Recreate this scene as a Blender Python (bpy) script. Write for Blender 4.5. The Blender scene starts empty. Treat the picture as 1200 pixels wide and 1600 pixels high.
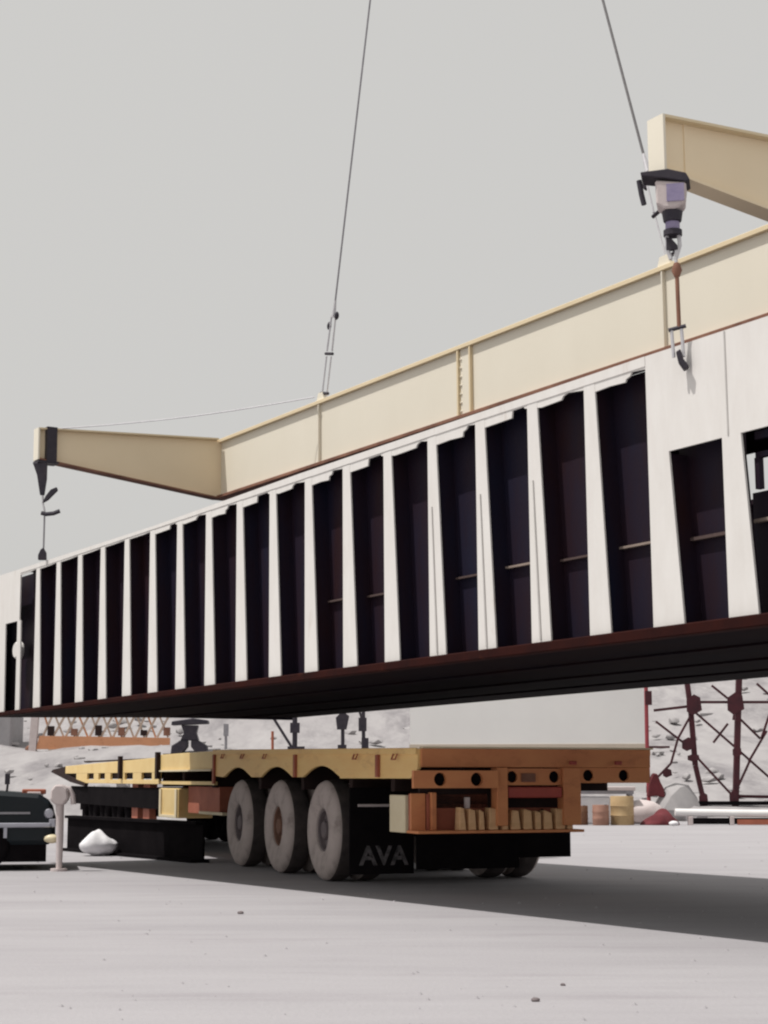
import bpy, bmesh, math, random
from mathutils import Vector, Matrix, Quaternion
random.seed(7)
R = math.radians
scene = bpy.context.scene
COL = scene.collection

# ------------------------------------------------------------------ camera, sky, sun
F_PX = 2700.0
cam_d = bpy.data.cameras.new('camera')
cam = bpy.data.objects.new('camera', cam_d); COL.objects.link(cam)
cam_d.sensor_width = 36.0
cam_d.lens = 36.0 * F_PX / 1600.0
cam_d.clip_start = 0.1; cam_d.clip_end = 3000
cam.location = (0, 0, 1.08)
cam.rotation_euler = (R(90 + 8.74), 0, 0)
scene.camera = cam

SUN_EL, SUN_SHADOW_AZ = 66.0, 10.0          # the shadows fall along +X turned by 10 degrees
sh = Vector((math.cos(R(SUN_SHADOW_AZ)), math.sin(R(SUN_SHADOW_AZ)), 0))
sun_dir = Vector((sh.x * math.cos(R(SUN_EL)), sh.y * math.cos(R(SUN_EL)), -math.sin(R(SUN_EL))))
sl = bpy.data.lights.new('sun', 'SUN'); sl.energy = 4.0; sl.angle = R(0.6); sl.color = (1.0, 0.965, 0.92)
so = bpy.data.objects.new('sun', sl); COL.objects.link(so)
so.rotation_euler = sun_dir.to_track_quat('-Z', 'Y').to_euler(); so.location = (-20, 0, 40)

w = bpy.data.worlds.new('World'); scene.world = w; w.use_nodes = True
nt = w.node_tree; nt.nodes.clear()
out = nt.nodes.new('ShaderNodeOutputWorld'); bg = nt.nodes.new('ShaderNodeBackground')
sky = nt.nodes.new('ShaderNodeTexSky'); sky.sky_type = 'NISHITA'; sky.sun_disc = False
sky.sun_elevation = R(SUN_EL); sky.sun_rotation = math.atan2(-sh.x, -sh.y)
sky.air_density = 1.0; sky.dust_density = 6.0; sky.ozone_density = 1.0
hs = nt.nodes.new('ShaderNodeHueSaturation'); hs.inputs['Saturation'].default_value = 0.10
mx = nt.nodes.new('ShaderNodeMix'); mx.data_type = 'RGBA'          # dusty, hazy sky: mostly an even pale grey
mx.inputs[0].default_value = 0.85
mx.inputs[7].default_value = (5.86, 5.78, 5.60, 1)
nt.links.new(sky.outputs[0], hs.inputs['Color']); nt.links.new(hs.outputs[0], mx.inputs[6])
nt.links.new(mx.outputs[2], bg.inputs[0]); bg.inputs[1].default_value = 0.112
nt.links.new(bg.outputs[0], out.inputs[0])

scene.view_settings.view_transform = 'Standard'; scene.view_settings.look = 'None'
scene.view_settings.exposure = 0.0; scene.view_settings.gamma = 1.0
scene.view_settings.use_curve_mapping = False
try:
    scene.cycles.filter_width = 2.2
    scene.cycles.max_bounces = 6
except Exception:
    pass

# ------------------------------------------------------------------ materials
def mat(name, base, var=None, scale=3.0, amount=0.5, rough=0.7, metal=0.0, bump=0.15, bump_scale=40.0,
        stain=None, stain_scale=1.2, stain_lo=0.55, stain_hi=0.75, streak=(1, 1, 1), spec=0.3):
    m = bpy.data.materials.new(name); m.use_nodes = True
    t = m.node_tree; b = t.nodes['Principled BSDF']
    b.inputs['Roughness'].default_value = rough; b.inputs['Metallic'].default_value = metal
    if 'Specular IOR Level' in b.inputs: b.inputs['Specular IOR Level'].default_value = spec
    tc = t.nodes.new('ShaderNodeTexCoord'); mp = t.nodes.new('ShaderNodeMapping')
    mp.inputs['Scale'].default_value = streak
    t.links.new(tc.outputs['Object'], mp.inputs[0])
    n1 = t.nodes.new('ShaderNodeTexNoise'); n1.inputs['Scale'].default_value = scale; n1.inputs['Detail'].default_value = 8
    n1.inputs['Roughness'].default_value = 0.65
    t.links.new(mp.outputs[0], n1.inputs['Vector'])
    r1 = t.nodes.new('ShaderNodeMapRange'); r1.inputs[1].default_value = 0.3; r1.inputs[2].default_value = 0.7
    r1.inputs[3].default_value = 0; r1.inputs[4].default_value = amount
    t.links.new(n1.outputs[0], r1.inputs[0])
    c1 = t.nodes.new('ShaderNodeMix'); c1.data_type = 'RGBA'
    v = var if var else tuple(c * 0.75 for c in base)
    c1.inputs[6].default_value = (*base, 1); c1.inputs[7].default_value = (*v, 1)
    t.links.new(r1.outputs[0], c1.inputs[0])
    last = c1.outputs[2]
    if stain:
        n2 = t.nodes.new('ShaderNodeTexNoise'); n2.inputs['Scale'].default_value = stain_scale; n2.inputs['Detail'].default_value = 10
        n2.inputs['Roughness'].default_value = 0.7
        t.links.new(mp.outputs[0], n2.inputs['Vector'])
        r2 = t.nodes.new('ShaderNodeMapRange'); r2.inputs[1].default_value = stain_lo; r2.inputs[2].default_value = stain_hi
        t.links.new(n2.outputs[0], r2.inputs[0])
        c2 = t.nodes.new('ShaderNodeMix'); c2.data_type = 'RGBA'; c2.inputs[7].default_value = (*stain, 1)
        t.links.new(r2.outputs[0], c2.inputs[0]); t.links.new(last, c2.inputs[6]); last = c2.outputs[2]
    t.links.new(last, b.inputs['Base Color'])
    if bump:
        n3 = t.nodes.new('ShaderNodeTexNoise'); n3.inputs['Scale'].default_value = bump_scale; n3.inputs['Detail'].default_value = 4
        t.links.new(tc.outputs['Object'], n3.inputs['Vector'])
        bp = t.nodes.new('ShaderNodeBump'); bp.inputs['Strength'].default_value = bump; bp.inputs['Distance'].default_value = 0.01
        t.links.new(n3.outputs[0], bp.inputs['Height']); t.links.new(bp.outputs[0], b.inputs['Normal'])
    return m

M = {}
M['ground'] = mat('sandy_concrete', (0.365, 0.352, 0.364), (0.312, 0.299, 0.312), 0.55, 1.0, 0.95, 0, 0.5, 30,
                  (0.285, 0.268, 0.282), 0.8, 0.54, 0.75, streak=(0.45, 2.2, 1), spec=0.1)
M['hill'] = mat('pale_rubble', (0.36, 0.345, 0.345), (0.28, 0.265, 0.27), 1.4, 1.0, 1.0, 0, 0.5, 3,
                (0.21, 0.198, 0.205), 0.5, 0.5, 0.66, streak=(1, .28, 1), spec=0.05)
M['rock'] = mat('pale_rock', (0.37, 0.355, 0.355), (0.29, 0.275, 0.28), 1.8, 0.9, 1.0, 0, 0.6, 6, spec=0.05)
M['white'] = mat('white_primer', (0.725, 0.705, 0.68), (0.63, 0.60, 0.57), 2.5, 0.7, 0.6, 0, 0.05, 30,
                 (0.46, 0.37, 0.30), 1.8, 0.60, 0.85, streak=(3, 3, 0.7))
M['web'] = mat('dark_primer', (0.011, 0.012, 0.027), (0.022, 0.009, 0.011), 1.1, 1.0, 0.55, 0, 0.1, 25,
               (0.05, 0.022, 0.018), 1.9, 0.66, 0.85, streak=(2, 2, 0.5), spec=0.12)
M['flange'] = mat('rusty_primer', (0.036, 0.0075, 0.005), (0.016, 0.005, 0.005), 2.5, 1.0, 0.85, 0, 0.2, 25,
                  (0.085, 0.024, 0.011), 3.0, 0.62, 0.8, spec=0.08)
M['under'] = mat('dark_underside', (0.006, 0.0045, 0.008), (0.011, 0.004, 0.0045), 1.2, 1.0, 0.9, 0, 0.1, 20, spec=0.05)
M['dimbar'] = mat('dim_edge_highlight', (0.09, 0.06, 0.055), None, 6, .8, .8)  # weak highlight along the web stiffeners, put into the colour
M['foldgrey'] = mat('grey_seam', (0.50, 0.48, 0.46), None, 5, .8, .7)
M['bar'] = mat('edge_highlight', (0.33, 0.26, 0.22), None, 6, 0.8, 0.6, 0.2, 0.1, 30)  # light catching the web stiffener edges, put into the colour
M['cream'] = mat('cream_paint', (0.76, 0.71, 0.60), (0.71, 0.66, 0.55), 1.2, 0.7, 0.55, 0, 0.04, 20,
                 (0.62, 0.53, 0.39), 0.9, 0.66, 0.9, streak=(1, 1, .5))
M['cream_edge'] = mat('cream_flange_paint', (0.74, 0.62, 0.42), (0.66, 0.54, 0.35), 1.6, 0.7, 0.55, 0, 0.04, 20,
                      (0.36, 0.25, 0.13), 1.4, 0.66, 0.9)
M['arm'] = mat('tan_cream_paint', (0.84, 0.705, 0.50), (0.79, 0.65, 0.45), 1.2, 0.7, 0.55, 0, 0.04, 20,
               (0.55, 0.42, 0.25), 0.9, 0.66, 0.9)
M['brown'] = mat('brown_red_and_shade', (0.30, 0.15, 0.10), (0.12, 0.05, 0.035), 3, 0.9, 0.8)  # brown parts, and the shade under the lifting beam's flanges as colour
M['yellow'] = mat('yellow_ochre_paint', (0.86, 0.60, 0.25), (0.80, 0.49, 0.19), 1.8, 0.9, 0.6, 0, 0.1, 30,
                  (0.45, 0.22, 0.10), 2.2, 0.54, 0.8, streak=(.7, 1, 2.5))
M['lemon'] = mat('faded_yellow_paint', (0.74, 0.565, 0.27), (0.66, 0.46, 0.19), 2.2, 0.9, 0.6, 0, 0.1, 30,
                 (0.40, 0.25, 0.09), 2.2, 0.60, 0.8)
M['cream_lit'] = mat('cream_lit_paint', (0.72, 0.63, 0.45), (0.64, 0.54, 0.36), 4, 0.9, 0.7)  # cream lips, and the sunlit tone of the apron side as colour
M['orange'] = mat('rust_orange_paint', (0.66, 0.275, 0.115), (0.56, 0.205, 0.09), 2.5, 0.9, 0.65, 0, 0.1, 30,
                  (0.36, 0.115, 0.055), 2.4, 0.56, 0.8, streak=(1, 1, 2))
M['redbar'] = mat('dull_red_paint', (0.40, 0.075, 0.055), (0.30, 0.06, 0.05), 4, 0.9, 0.6)
M['rustbrown'] = mat('red_brown_primer', (0.42, 0.14, 0.085), (0.28, 0.085, 0.055), 3, 0.9, 0.75)
M['timber'] = mat('worn_timber', (0.76, 0.50, 0.28), (0.55, 0.31, 0.15), 5, 0.9, 0.85, 0, 0.2, 40, streak=(1, 1, 4))
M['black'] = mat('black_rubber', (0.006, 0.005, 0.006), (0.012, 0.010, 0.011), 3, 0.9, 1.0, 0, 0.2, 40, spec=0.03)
M['chassis'] = mat('dark_chassis', (0.022, 0.016, 0.017), (0.045, 0.026, 0.022), 3, 0.9, 0.9, spec=0.1)
M['tyre_side'] = mat('dusty_sidewall', (0.52, 0.45, 0.425), (0.38, 0.325, 0.305), 4, 0.9, 0.95, 0, 0.2, 60,
                     (0.22, 0.185, 0.17), 4.5, 0.5, 0.75)
M['tread'] = mat('tyre_tread', (0.05, 0.042, 0.042), (0.11, 0.09, 0.085), 6, 0.8, 0.95)
M['hub'] = mat('dusty_dark_hub', (0.13, 0.11, 0.115), (0.20, 0.165, 0.165), 8, 0.9, 0.8)
M['hub_rust'] = mat('rusty_hub', (0.22, 0.12, 0.085), (0.15, 0.085, 0.065), 8, 0.9, 0.9)
M['steel'] = mat('grey_steel', (0.33, 0.32, 0.34), (0.22, 0.21, 0.23), 8, 0.9, 0.5, 0.4, 0.1)
M['dsteel'] = mat('dark_steel', (0.03, 0.028, 0.04), (0.06, 0.05, 0.06), 8, 0.9, 0.55, 0.3, 0.1)
M['palesteel'] = mat('pale_galvanised', (0.62, 0.61, 0.62), (0.48, 0.47, 0.5), 10, 0.9, 0.5, 0.2, 0.1)
M['violet'] = mat('violet_grey_paint', (0.30, 0.26, 0.38), (0.20, 0.17, 0.30), 9, 0.9, 0.5)
M['rope'] = mat('wire_rope', (0.13, 0.125, 0.13), (0.2, 0.19, 0.19), 30, 0.9, 0.6, 0.3, 0.1)
M['navy'] = mat('dark_navy_paint', (0.007, 0.012, 0.016), (0.014, 0.017, 0.02), 2, 0.9, 0.5, 0, 0, 30, spec=0.25)
M['chrome'] = mat('dull_chrome', (0.42, 0.42, 0.47), None, 5, 0.5, 0.3, 0.7, 0)
M['lamp'] = mat('cream_lamp_glass', (0.80, 0.70, 0.48), None, 8, 0.5, 0.3, 0, 0)
M['glass'] = mat('dark_glass', (0.015, 0.02, 0.03), None, 2, 0.5, 0.12, 0, 0, spec=0.5)
M['pinkwhite'] = mat('dusty_pinkish_white', (0.60, 0.53, 0.52), (0.50, 0.43, 0.42), 6, 0.9, 0.8)
M['sack'] = mat('white_sack', (0.78, 0.77, 0.78), (0.66, 0.65, 0.68), 6, 0.9, 0.9, 0, 0.5, 20)
M['wall'] = mat('pale_rendered_wall', (0.74, 0.73, 0.715), (0.68, 0.67, 0.66), 0.5, 0.9, 0.9, 0, 0.05, 20,
                (0.56, 0.54, 0.53), 0.4, 0.6, 0.9)
M['wallbase'] = mat('beige_band', (0.52, 0.45, 0.37), None, 1, 0.6, 0.9)
M['redlat'] = mat('dark_red_lattice', (0.085, 0.020, 0.027), (0.035, 0.012, 0.017), 3, 0.9, 0.7)
M['red'] = mat('red_paint', (0.30, 0.05, 0.06), (0.22, 0.04, 0.05), 3, 0.9, 0.7)
M['pipe'] = mat('white_pipe', (0.78, 0.77, 0.76), (0.68, 0.66, 0.65), 2, 0.8, 0.6)
M['truss'] = mat('orange_truss_paint', (0.60, 0.29, 0.16), (0.50, 0.24, 0.13), 3, 0.9, 0.7, 0, 0.1, 30, (0.36, 0.14, 0.07), 3, 0.6, 0.8)
M['trusspale'] = mat('pale_tan_truss_paint', (0.55, 0.44, 0.36), (0.42, 0.31, 0.24), 3, 0.9, 0.7)
M['drum_tan'] = mat('tan_drum_paint', (0.46, 0.33, 0.18), (0.33, 0.22, 0.11), 4, 0.9, 0.6)
M['drum_pink'] = mat('salmon_drum_paint', (0.36, 0.20, 0.15), (0.24, 0.12, 0.085), 4, 0.9, 0.6)
M['drum_brown'] = mat('brown_drum_paint', (0.22, 0.12, 0.07), (0.15, 0.07, 0.045), 4, 0.9, 0.7)
M['canvas'] = mat('dark_red_canvas', (0.15, 0.030, 0.036), (0.08, 0.018, 0.022), 5, 0.9, 0.9, 0, 0.4, 12)
M['letter'] = mat('worn_grey_lettering', (0.17, 0.155, 0.16), (0.03, 0.027, 0.03), 14, 1.0, 0.95, 0, 0, 10, (0.02, .018, .02), 9, .5, .62)

# ------------------------------------------------------------------ mesh helpers
class MB:
    def __init__(s): s.v = []; s.f = []; s.mi = []
    def add(s, vs, fs, mi=0):
        o = len(s.v); s.v += [tuple(p) for p in vs]
        for f in fs: s.f.append([i + o for i in f]); s.mi.append(mi)
    def box(s, x0, x1, y0, y1, z0, z1, mi=0):
        x0, x1 = min(x0, x1), max(x0, x1); y0, y1 = min(y0, y1), max(y0, y1); z0, z1 = min(z0, z1), max(z0, z1)
        s.add([(x0,y0,z0),(x1,y0,z0),(x1,y1,z0),(x0,y1,z0),(x0,y0,z1),(x1,y0,z1),(x1,y1,z1),(x0,y1,z1)],
              [(0,3,2,1),(4,5,6,7),(0,1,5,4),(1,2,6,5),(2,3,7,6),(3,0,4,7)], mi)
    def prism_xz(s, pts, y0, y1, mi=0, mi_side=None):           # polygon in x,z extruded along y
        n = len(pts); vs = [(x, y0, z) for x, z in pts] + [(x, y1, z) for x, z in pts]
        a = sum(pts[i][0]*pts[(i+1)%n][1]-pts[(i+1)%n][0]*pts[i][1] for i in range(n))
        idx = list(range(n)) if a > 0 else list(range(n))[::-1]
        s.add(vs, [idx, [i + n for i in idx[::-1]]], mi)
        o = len(s.v) - 2*n
        for k in range(n):
            i, j = idx[k], idx[(k+1) % n]
            s.f.append([o+j, o+i, o+i+n, o+j+n]); s.mi.append(mi if mi_side is None else mi_side)
    def prism_yz(s, pts, x0, x1, mi=0):
        t = MB(); t.prism_xz([(y, z) for y, z in pts], x0, x1, mi)
        s.add([(p[1], p[0], p[2]) for p in t.v], [f[::-1] for f in t.f], mi)
    def tube(s, pts, r, n=8, mi=0, r2=None):
        pts = [Vector(p) for p in pts]; rings = []
        N = len(pts)
        for i, p in enumerate(pts):
            d = (pts[min(i+1, N-1)] - pts[max(i-1, 0)]).normalized()
            a = d.orthogonal().normalized() if abs(d.z) > 0.95 else d.cross(Vector((0, 0, 1))).normalized()
            b = d.cross(a).normalized()
            rr = r if r2 is None else r + (r2 - r) * i / (N - 1)
            rings.append([p + (a*math.cos(2*math.pi*k/n) + b*math.sin(2*math.pi*k/n)) * rr for k in range(n)])
        vs = [q for ring in rings for q in ring]; fs = []
        for i in range(N-1):
            for k in range(n):
                fs.append((i*n+k, i*n+(k+1) % n, (i+1)*n+(k+1) % n, (i+1)*n+k))
        fs.append(tuple(range(n))[::-1]); fs.append(tuple((N-1)*n + k for k in range(n)))
        s.add(vs, fs, mi)
    def bar(s, p, q, wx, wy, mi=0):                              # rectangular bar from p to q
        p, q = Vector(p), Vector(q); d = (q-p).normalized()
        a = d.cross(Vector((0, 1, 0)));  a = a.normalized() if a.length > 0.1 else Vector((1, 0, 0))
        b = d.cross(a).normalized()
        c = [a*sx*wx/2 + b*sy*wy/2 for sx, sy in ((-1,-1),(1,-1),(1,1),(-1,1))]
        s.add([p+k for k in c] + [q+k for k in c], [(0,3,2,1),(4,5,6,7),(0,1,5,4),(1,2,6,5),(2,3,7,6),(3,0,4,7)], mi)
    def lathe(s, prof, n=32, axis='y', mi=None, c=(0, 0, 0), bumps=None):      # prof: (r, h)
        P = len(prof); vs = []; fs = []; ms = []
        for k in range(n):
            a = 2*math.pi*k/n
            for j, (r, h) in enumerate(prof):
                rr = r
                if bumps and j in bumps and (k // 2) % 2: rr = r - bumps[j]
                x, z = rr*math.cos(a), rr*math.sin(a)
                vs.append((c[0]+x, c[1]+h, c[2]+z) if axis == 'y' else (c[0]+x, c[1]+z, c[2]+h))
        for k in range(n):
            for j in range(P-1):
                a_, b_ = k*P+j, ((k+1) % n)*P+j
                f = (a_, b_, b_+1, a_+1)
                fs.append(f if axis == 'y' else f); ms.append(mi[j] if mi else 0)
        o = len(s.v); s.v += vs
        for f, m_ in zip(fs, ms): s.f.append([i+o for i in f]); s.mi.append(m_)
    def blob(s, c, r, sub=2, jit=0.12, mi=0, squash=1.0):
        bm = bmesh.new(); bmesh.ops.create_icosphere(bm, subdivisions=sub, radius=1)
        vs = []
        for v in bm.verts:
            k = 1 + random.uniform(-jit, jit); p = v.co * k
            vs.append((c[0]+p.x*r[0], c[1]+p.y*r[1], c[2]+p.z*r[2]))
        bm.verts.index_update()
        s.add(vs, [[v.index for v in f.verts] for f in bm.faces], mi); bm.free()
    def build(s, name, mats, parent=None, smooth=False, bevel=0, angle=40):
        me = bpy.data.meshes.new(name); me.from_pydata([tuple(p) for p in s.v], [], s.f)
        for m in (mats if isinstance(mats, (list, tuple)) else [mats]): me.materials.append(m)
        me.polygons.foreach_set('material_index', s.mi); me.update()
        bm = bmesh.new(); bm.from_mesh(me); bmesh.ops.recalc_face_normals(bm, faces=bm.faces)
        if bevel:
            ed = [e for e in bm.edges if len(e.link_faces) == 2 and e.calc_face_angle(0) > 0.5]
            bmesh.ops.bevel(bm, geom=ed, offset=bevel, segments=1, affect='EDGES', clamp_overlap=True)
        if smooth:
            for f in bm.faces: f.smooth = True
            for e in bm.edges:
                if len(e.link_faces) == 2 and e.calc_face_angle(0) > R(angle): e.smooth = False
        bm.to_mesh(me); bm.free()
        o = bpy.data.objects.new(name, me); COL.objects.link(o)
        if parent: o.parent = parent
        return o

def thing(name, label, cat, loc=(0, 0, 0), rot=(0, 0, 0), group=None):
    o = bpy.data.objects.new(name, None); COL.objects.link(o); o.location = loc; o.rotation_euler = rot
    o.empty_display_size = 0.2
    o['label'] = label; o['category'] = cat
    if group: o['group'] = group
    return o
def tag(o, label, cat, group=None):
    o['label'] = label; o['category'] = cat
    if group: o['group'] = group
    return o
def copy_part(o, parent, **kw):
    c = o.copy(); COL.objects.link(c); c.parent = parent
    for k, v in kw.items(): setattr(c, k, v)
    return c

# ------------------------------------------------------------------ ground and hill
g = MB()
g.add([(-600,-80,0),(600,-80,0),(600,900,0),(-600,900,0)], [(0,1,2,3)])
o = g.build('ground', M['ground']); o['kind'] = 'structure'

def hill_z(x, y):
    d = y - 43.0
    if d < 0: return -0.3
    z = 0.115 * d if d < 20 else 2.3 + (d-20) * 0.19
    z = min(z, 11.0 + 0.01*d)
    k = min(1, d/6)
    z += k * (0.35*math.sin(x*0.31 + y*0.17) * math.sin(y*0.23 + 1.3) + 0.18*math.sin(x*0.9+y*0.55)) * min(1.0, d/25 + 0.15)
    z += min(1, d/30) * random.uniform(-0.22, 0.22)
    return z - 0.05
g = MB(); nx, ny = 150, 90
xs = [-130 + 260*i/nx for i in range(nx+1)]
ys = [42 + 2.0*j*(1 + j*0.006) for j in range(ny+1)]
vs = [(x, y, hill_z(x, y)) for y in ys for x in xs]
fs = [(j*(nx+1)+i, j*(nx+1)+i+1, (j+1)*(nx+1)+i+1, (j+1)*(nx+1)+i) for j in range(ny) for i in range(nx)]
g.add(vs, fs); o = g.build('hill', M['hill'], smooth=True, angle=70); o['kind'] = 'structure'

g = MB()
for k in range(1100):
    x = random.uniform(-28, 34); y = 47 + 80*random.random()**1.5
    d = y-43
    z = 0.115*d if d < 20 else 2.3 + (d-20)*0.19
    r = random.uniform(0.05, 0.20) * (0.6 + y/90)
    g.blob((x, y, min(z, 11+0.01*d) + 0.02), (r*random.uniform(.8, 1.5), r, r*random.uniform(.4, .7)), 1, 0.16)
o = g.build('rubble', M['rock'], smooth=True, angle=50); o['kind'] = 'stuff'

g = MB()
for k in range(320):
    y = 7.5 + 34*random.random()**1.6; x = random.uniform(-.30, .30)*y
    r = random.uniform(.004, .013)*(1 + y/30)
    g.add([(x+r*math.cos(a)*1.2, y+r*math.sin(a), 0) for a in (0, 1.3, 2.5, 3.8, 5.0)] + [(x+r*.2, y, r*.8)], [(0,1,5),(1,2,5),(2,3,5),(3,4,5),(4,0,5)])
o = g.build('gravel', M['ground']); o['kind'] = 'stuff'
# small marks on the yard floor
for (x, y, r, lab) in ((0.74, 8.7, 0.018, 'small dark pebble lying alone on the pale yard floor, nearest the camera'),
                       (0.94, 9.35, 0.012, 'tiny dark pebble on the yard floor, the farther of the two near pebbles'),
                       (-1.15, 14.19, 0.022, 'small dark stone on the pale floor in front of the trailer tyres')):
    g = MB(); g.blob((0, 0, r*0.4), (r*1.2, r, r*0.7), 2, 0.1)
    o = g.build('stone', M['hub']); o.location = (x, y, 0); tag(o, lab, 'stone')

# ------------------------------------------------------------------ the hanging girder section
AZ = R(32)
N2 = Vector((math.cos(AZ), math.sin(AZ), 0)); D2 = Vector((-math.sin(AZ), math.cos(AZ), 0))
ROT = (0, -0.0127, R(-58))
NEAR, WID, T0 = 7.6, 4.5, 14.0
org = N2*NEAR + D2*T0; org.z = 2.177 - 0.0127*T0
girder = thing('bridge_girder', 'huge white ribbed steel girder section with dark recesses, hanging over the yellow trailer',
               'steel girder', org, (0, -0.0127, R(-58)))
X = lambda t: T0 - t
TL, TR = 21.75, 5.6                 # far left and near right end (as distance along the girder)
HT = 1.775
PK = [20.75 - 0.675*k for k in range(18)]           # left edges of the tall recesses
PW = 0.50
PT = 0.05                            # plate thickness
DEP = 0.17                           # recess depth
rise = lambda t: 0.006 + 0.066*max(0.0, min(1.0, (19.5-t)/9.0))      # the heads of the recesses climb a little towards the near end
# uprights between the recesses: plain wide plates that flare towards the foot
for k in range(17):
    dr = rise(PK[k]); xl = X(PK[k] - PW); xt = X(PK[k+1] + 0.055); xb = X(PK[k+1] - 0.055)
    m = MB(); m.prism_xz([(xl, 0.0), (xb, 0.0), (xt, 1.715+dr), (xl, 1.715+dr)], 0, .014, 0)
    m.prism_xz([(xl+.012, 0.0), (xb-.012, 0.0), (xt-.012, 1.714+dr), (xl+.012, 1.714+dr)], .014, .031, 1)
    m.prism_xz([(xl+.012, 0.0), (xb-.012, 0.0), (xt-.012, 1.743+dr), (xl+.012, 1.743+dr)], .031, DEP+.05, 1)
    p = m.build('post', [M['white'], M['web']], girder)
    if k in (14, 15, 13):            # fold line down the face, seen on the nearer uprights
        m2 = MB(); xm = (xl + xb)/2
        m2.prism_xz([(xm-.012, 0.02), (xm+.006, 0.02), ((xl+xt)/2+.004, 1.2), ((xl+xt)/2-.004, 1.2)], -0.008, -0.001)
        m2.build('fold_strip', M['foldgrey'], p)
# dark web behind each recess
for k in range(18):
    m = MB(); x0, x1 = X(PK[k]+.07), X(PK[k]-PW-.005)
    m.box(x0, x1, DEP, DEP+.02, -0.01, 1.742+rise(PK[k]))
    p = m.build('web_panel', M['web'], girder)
    if k >= 11 and k != 13:
        m = MB(); zb = 0.60 + random.uniform(-.02, .02)
        m.box(x0+.03, x1-.02, DEP-.035, DEP-.001, zb, zb+.016)
        m.build('web_stiffener', M['bar'] if k in (15, 17) else M['dimbar'], p)
# jagged plate hanging at the head of each recess, open notch beside it
for k in range(18):
    x0, x1 = X(PK[k]+.055), X(PK[k]-PW); wdt = x1-x0
    c = random.uniform(.50, .70)*wdt; dz = random.uniform(-.010, .016); e = random.uniform(.0, .02)
    if k < 6:        # far recesses: almost straight heads
        pts = [(x0, 1.690+dz*.5), (x0+c, 1.692+dz*.5), (x1, 1.705), (x1, 1.715), (x0, 1.715)]
    elif k % 3 == 0:
        pts = [(x0, 1.645+dz), (x0+c, 1.652+dz), (x0+c+.012, 1.704), (x1-.05, 1.708), (x1-.03, 1.69), (x1, 1.685), (x1, 1.715), (x0, 1.715)]
    elif k % 3 == 1:
        pts = [(x0, 1.66+dz), (x0+.05, 1.652+dz), (x0+c, 1.66+dz), (x0+c+.02, 1.69), (x0+c+.07, 1.705), (x1, 1.70-e), (x1, 1.715), (x0, 1.715)]
    else:
        pts = [(x0, 1.635+dz), (x0+c*.5, 1.642+dz), (x0+c, 1.635+dz), (x0+c+.008, 1.668), (x0+c+.05, 1.672+e), (x0+c+.07, 1.706), (x1, 1.695), (x1, 1.715), (x0, 1.715)]
    pts = [(px, pz+rise(PK[k])) for px, pz in pts]
    m = MB(); m.prism_xz(pts, 0.002, .016, 0); m.build('head_plate', M['white'], girder)
# head chord, plain end plates with window openings
m = MB(); m.prism_xz([(X(20.80), 1.722), (X(19.5), 1.722), (X(10.5), 1.786), (X(8.78), 1.786), (X(8.78), 1.855), (X(13.6), 1.825), (X(16.8), 1.775), (X(20.80), HT)], -0.004, .03, 0)
m.build('top_chord', M['white'], girder)
m = MB(); m.prism_xz([(X(20.80), HT-.035), (X(16.8), 1.745), (X(13.6), 1.80), (X(8.78), 1.83), (X(8.78), 1.845), (X(13.6), 1.815), (X(16.8), 1.768), (X(20.80), HT-.01)], .031, DEP+.03, 0)
m.build('top_flange', M['web'], girder)  # closing plate, added to keep sun and sky out of the recesses
m = MB(); m.box(X(8.779), X(8.0), .017, DEP+.03, 1.78, 1.80); m.build('top_flange', M['web'], girder)  # same added closing plate over the first window
WIN = [(8.56, 8.06), (7.88, 7.38), (7.20, 6.70), (6.52, 6.02)]
m = MB(); m.box(X(8.78), X(TR), 0, .016, 1.16, 1.855); m.build('end_plate', M['white'], girder)
for t in (8.0, 7.3, 6.6):
    m = MB(); m.box(X(t)-.006, X(t)+.006, -.004, -.001, 1.162, 1.85); m.build('plate_seam', M['bar'] if 0 else M['foldgrey'], girder)
for a, b in ((8.78, 8.56), (8.06, 7.88), (7.38, 7.20), (6.70, 6.52), (6.02, 5.6)):
    m = MB(); fl = 0.085 if b > 5.7 else 0
    m.prism_xz([(X(a), 0), (X(b)+fl, 0), (X(b)-.01, 1.16), (X(a), 1.16)], 0, .016, 0)
    m.prism_xz([(X(a)+.02, 0), (X(b)+fl-.012, 0), (X(b)-.022, 1.15), (X(a)+.02, 1.15)], .016, DEP+.05 if a > 8.5 else .045, 1)
    m.build('post', [M['white'], M['web']], girder)
for i, (a, b) in enumerate(WIN):
    m = MB(); hi = 1.5 if i == 0 else 0.80
    m.box(X(a+.1), X(b-.02), DEP, DEP+.02, -0.01, hi); p = m.build('web_panel', M['web'], girder)
    m = MB(); zb = 0.56 if i == 0 else 0.60
    m.box(X(a+.06), X(b), DEP-.04, DEP-.001, zb, zb+.022); m.build('web_stiffener', M['bar'] if i else M['dimbar'], p)
    if i:
        m = MB(); m.box(X(a-.02), X(b), .09, .13, 1.0, 1.035); m.box(X(a-.02), X(a-.06), .08, .12, .8, 1.0); m.box(X(a-.02), X(b), .09, .13, 1.12, 1.17)
        m.build('inner_frame', M['web'], girder)
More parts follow.
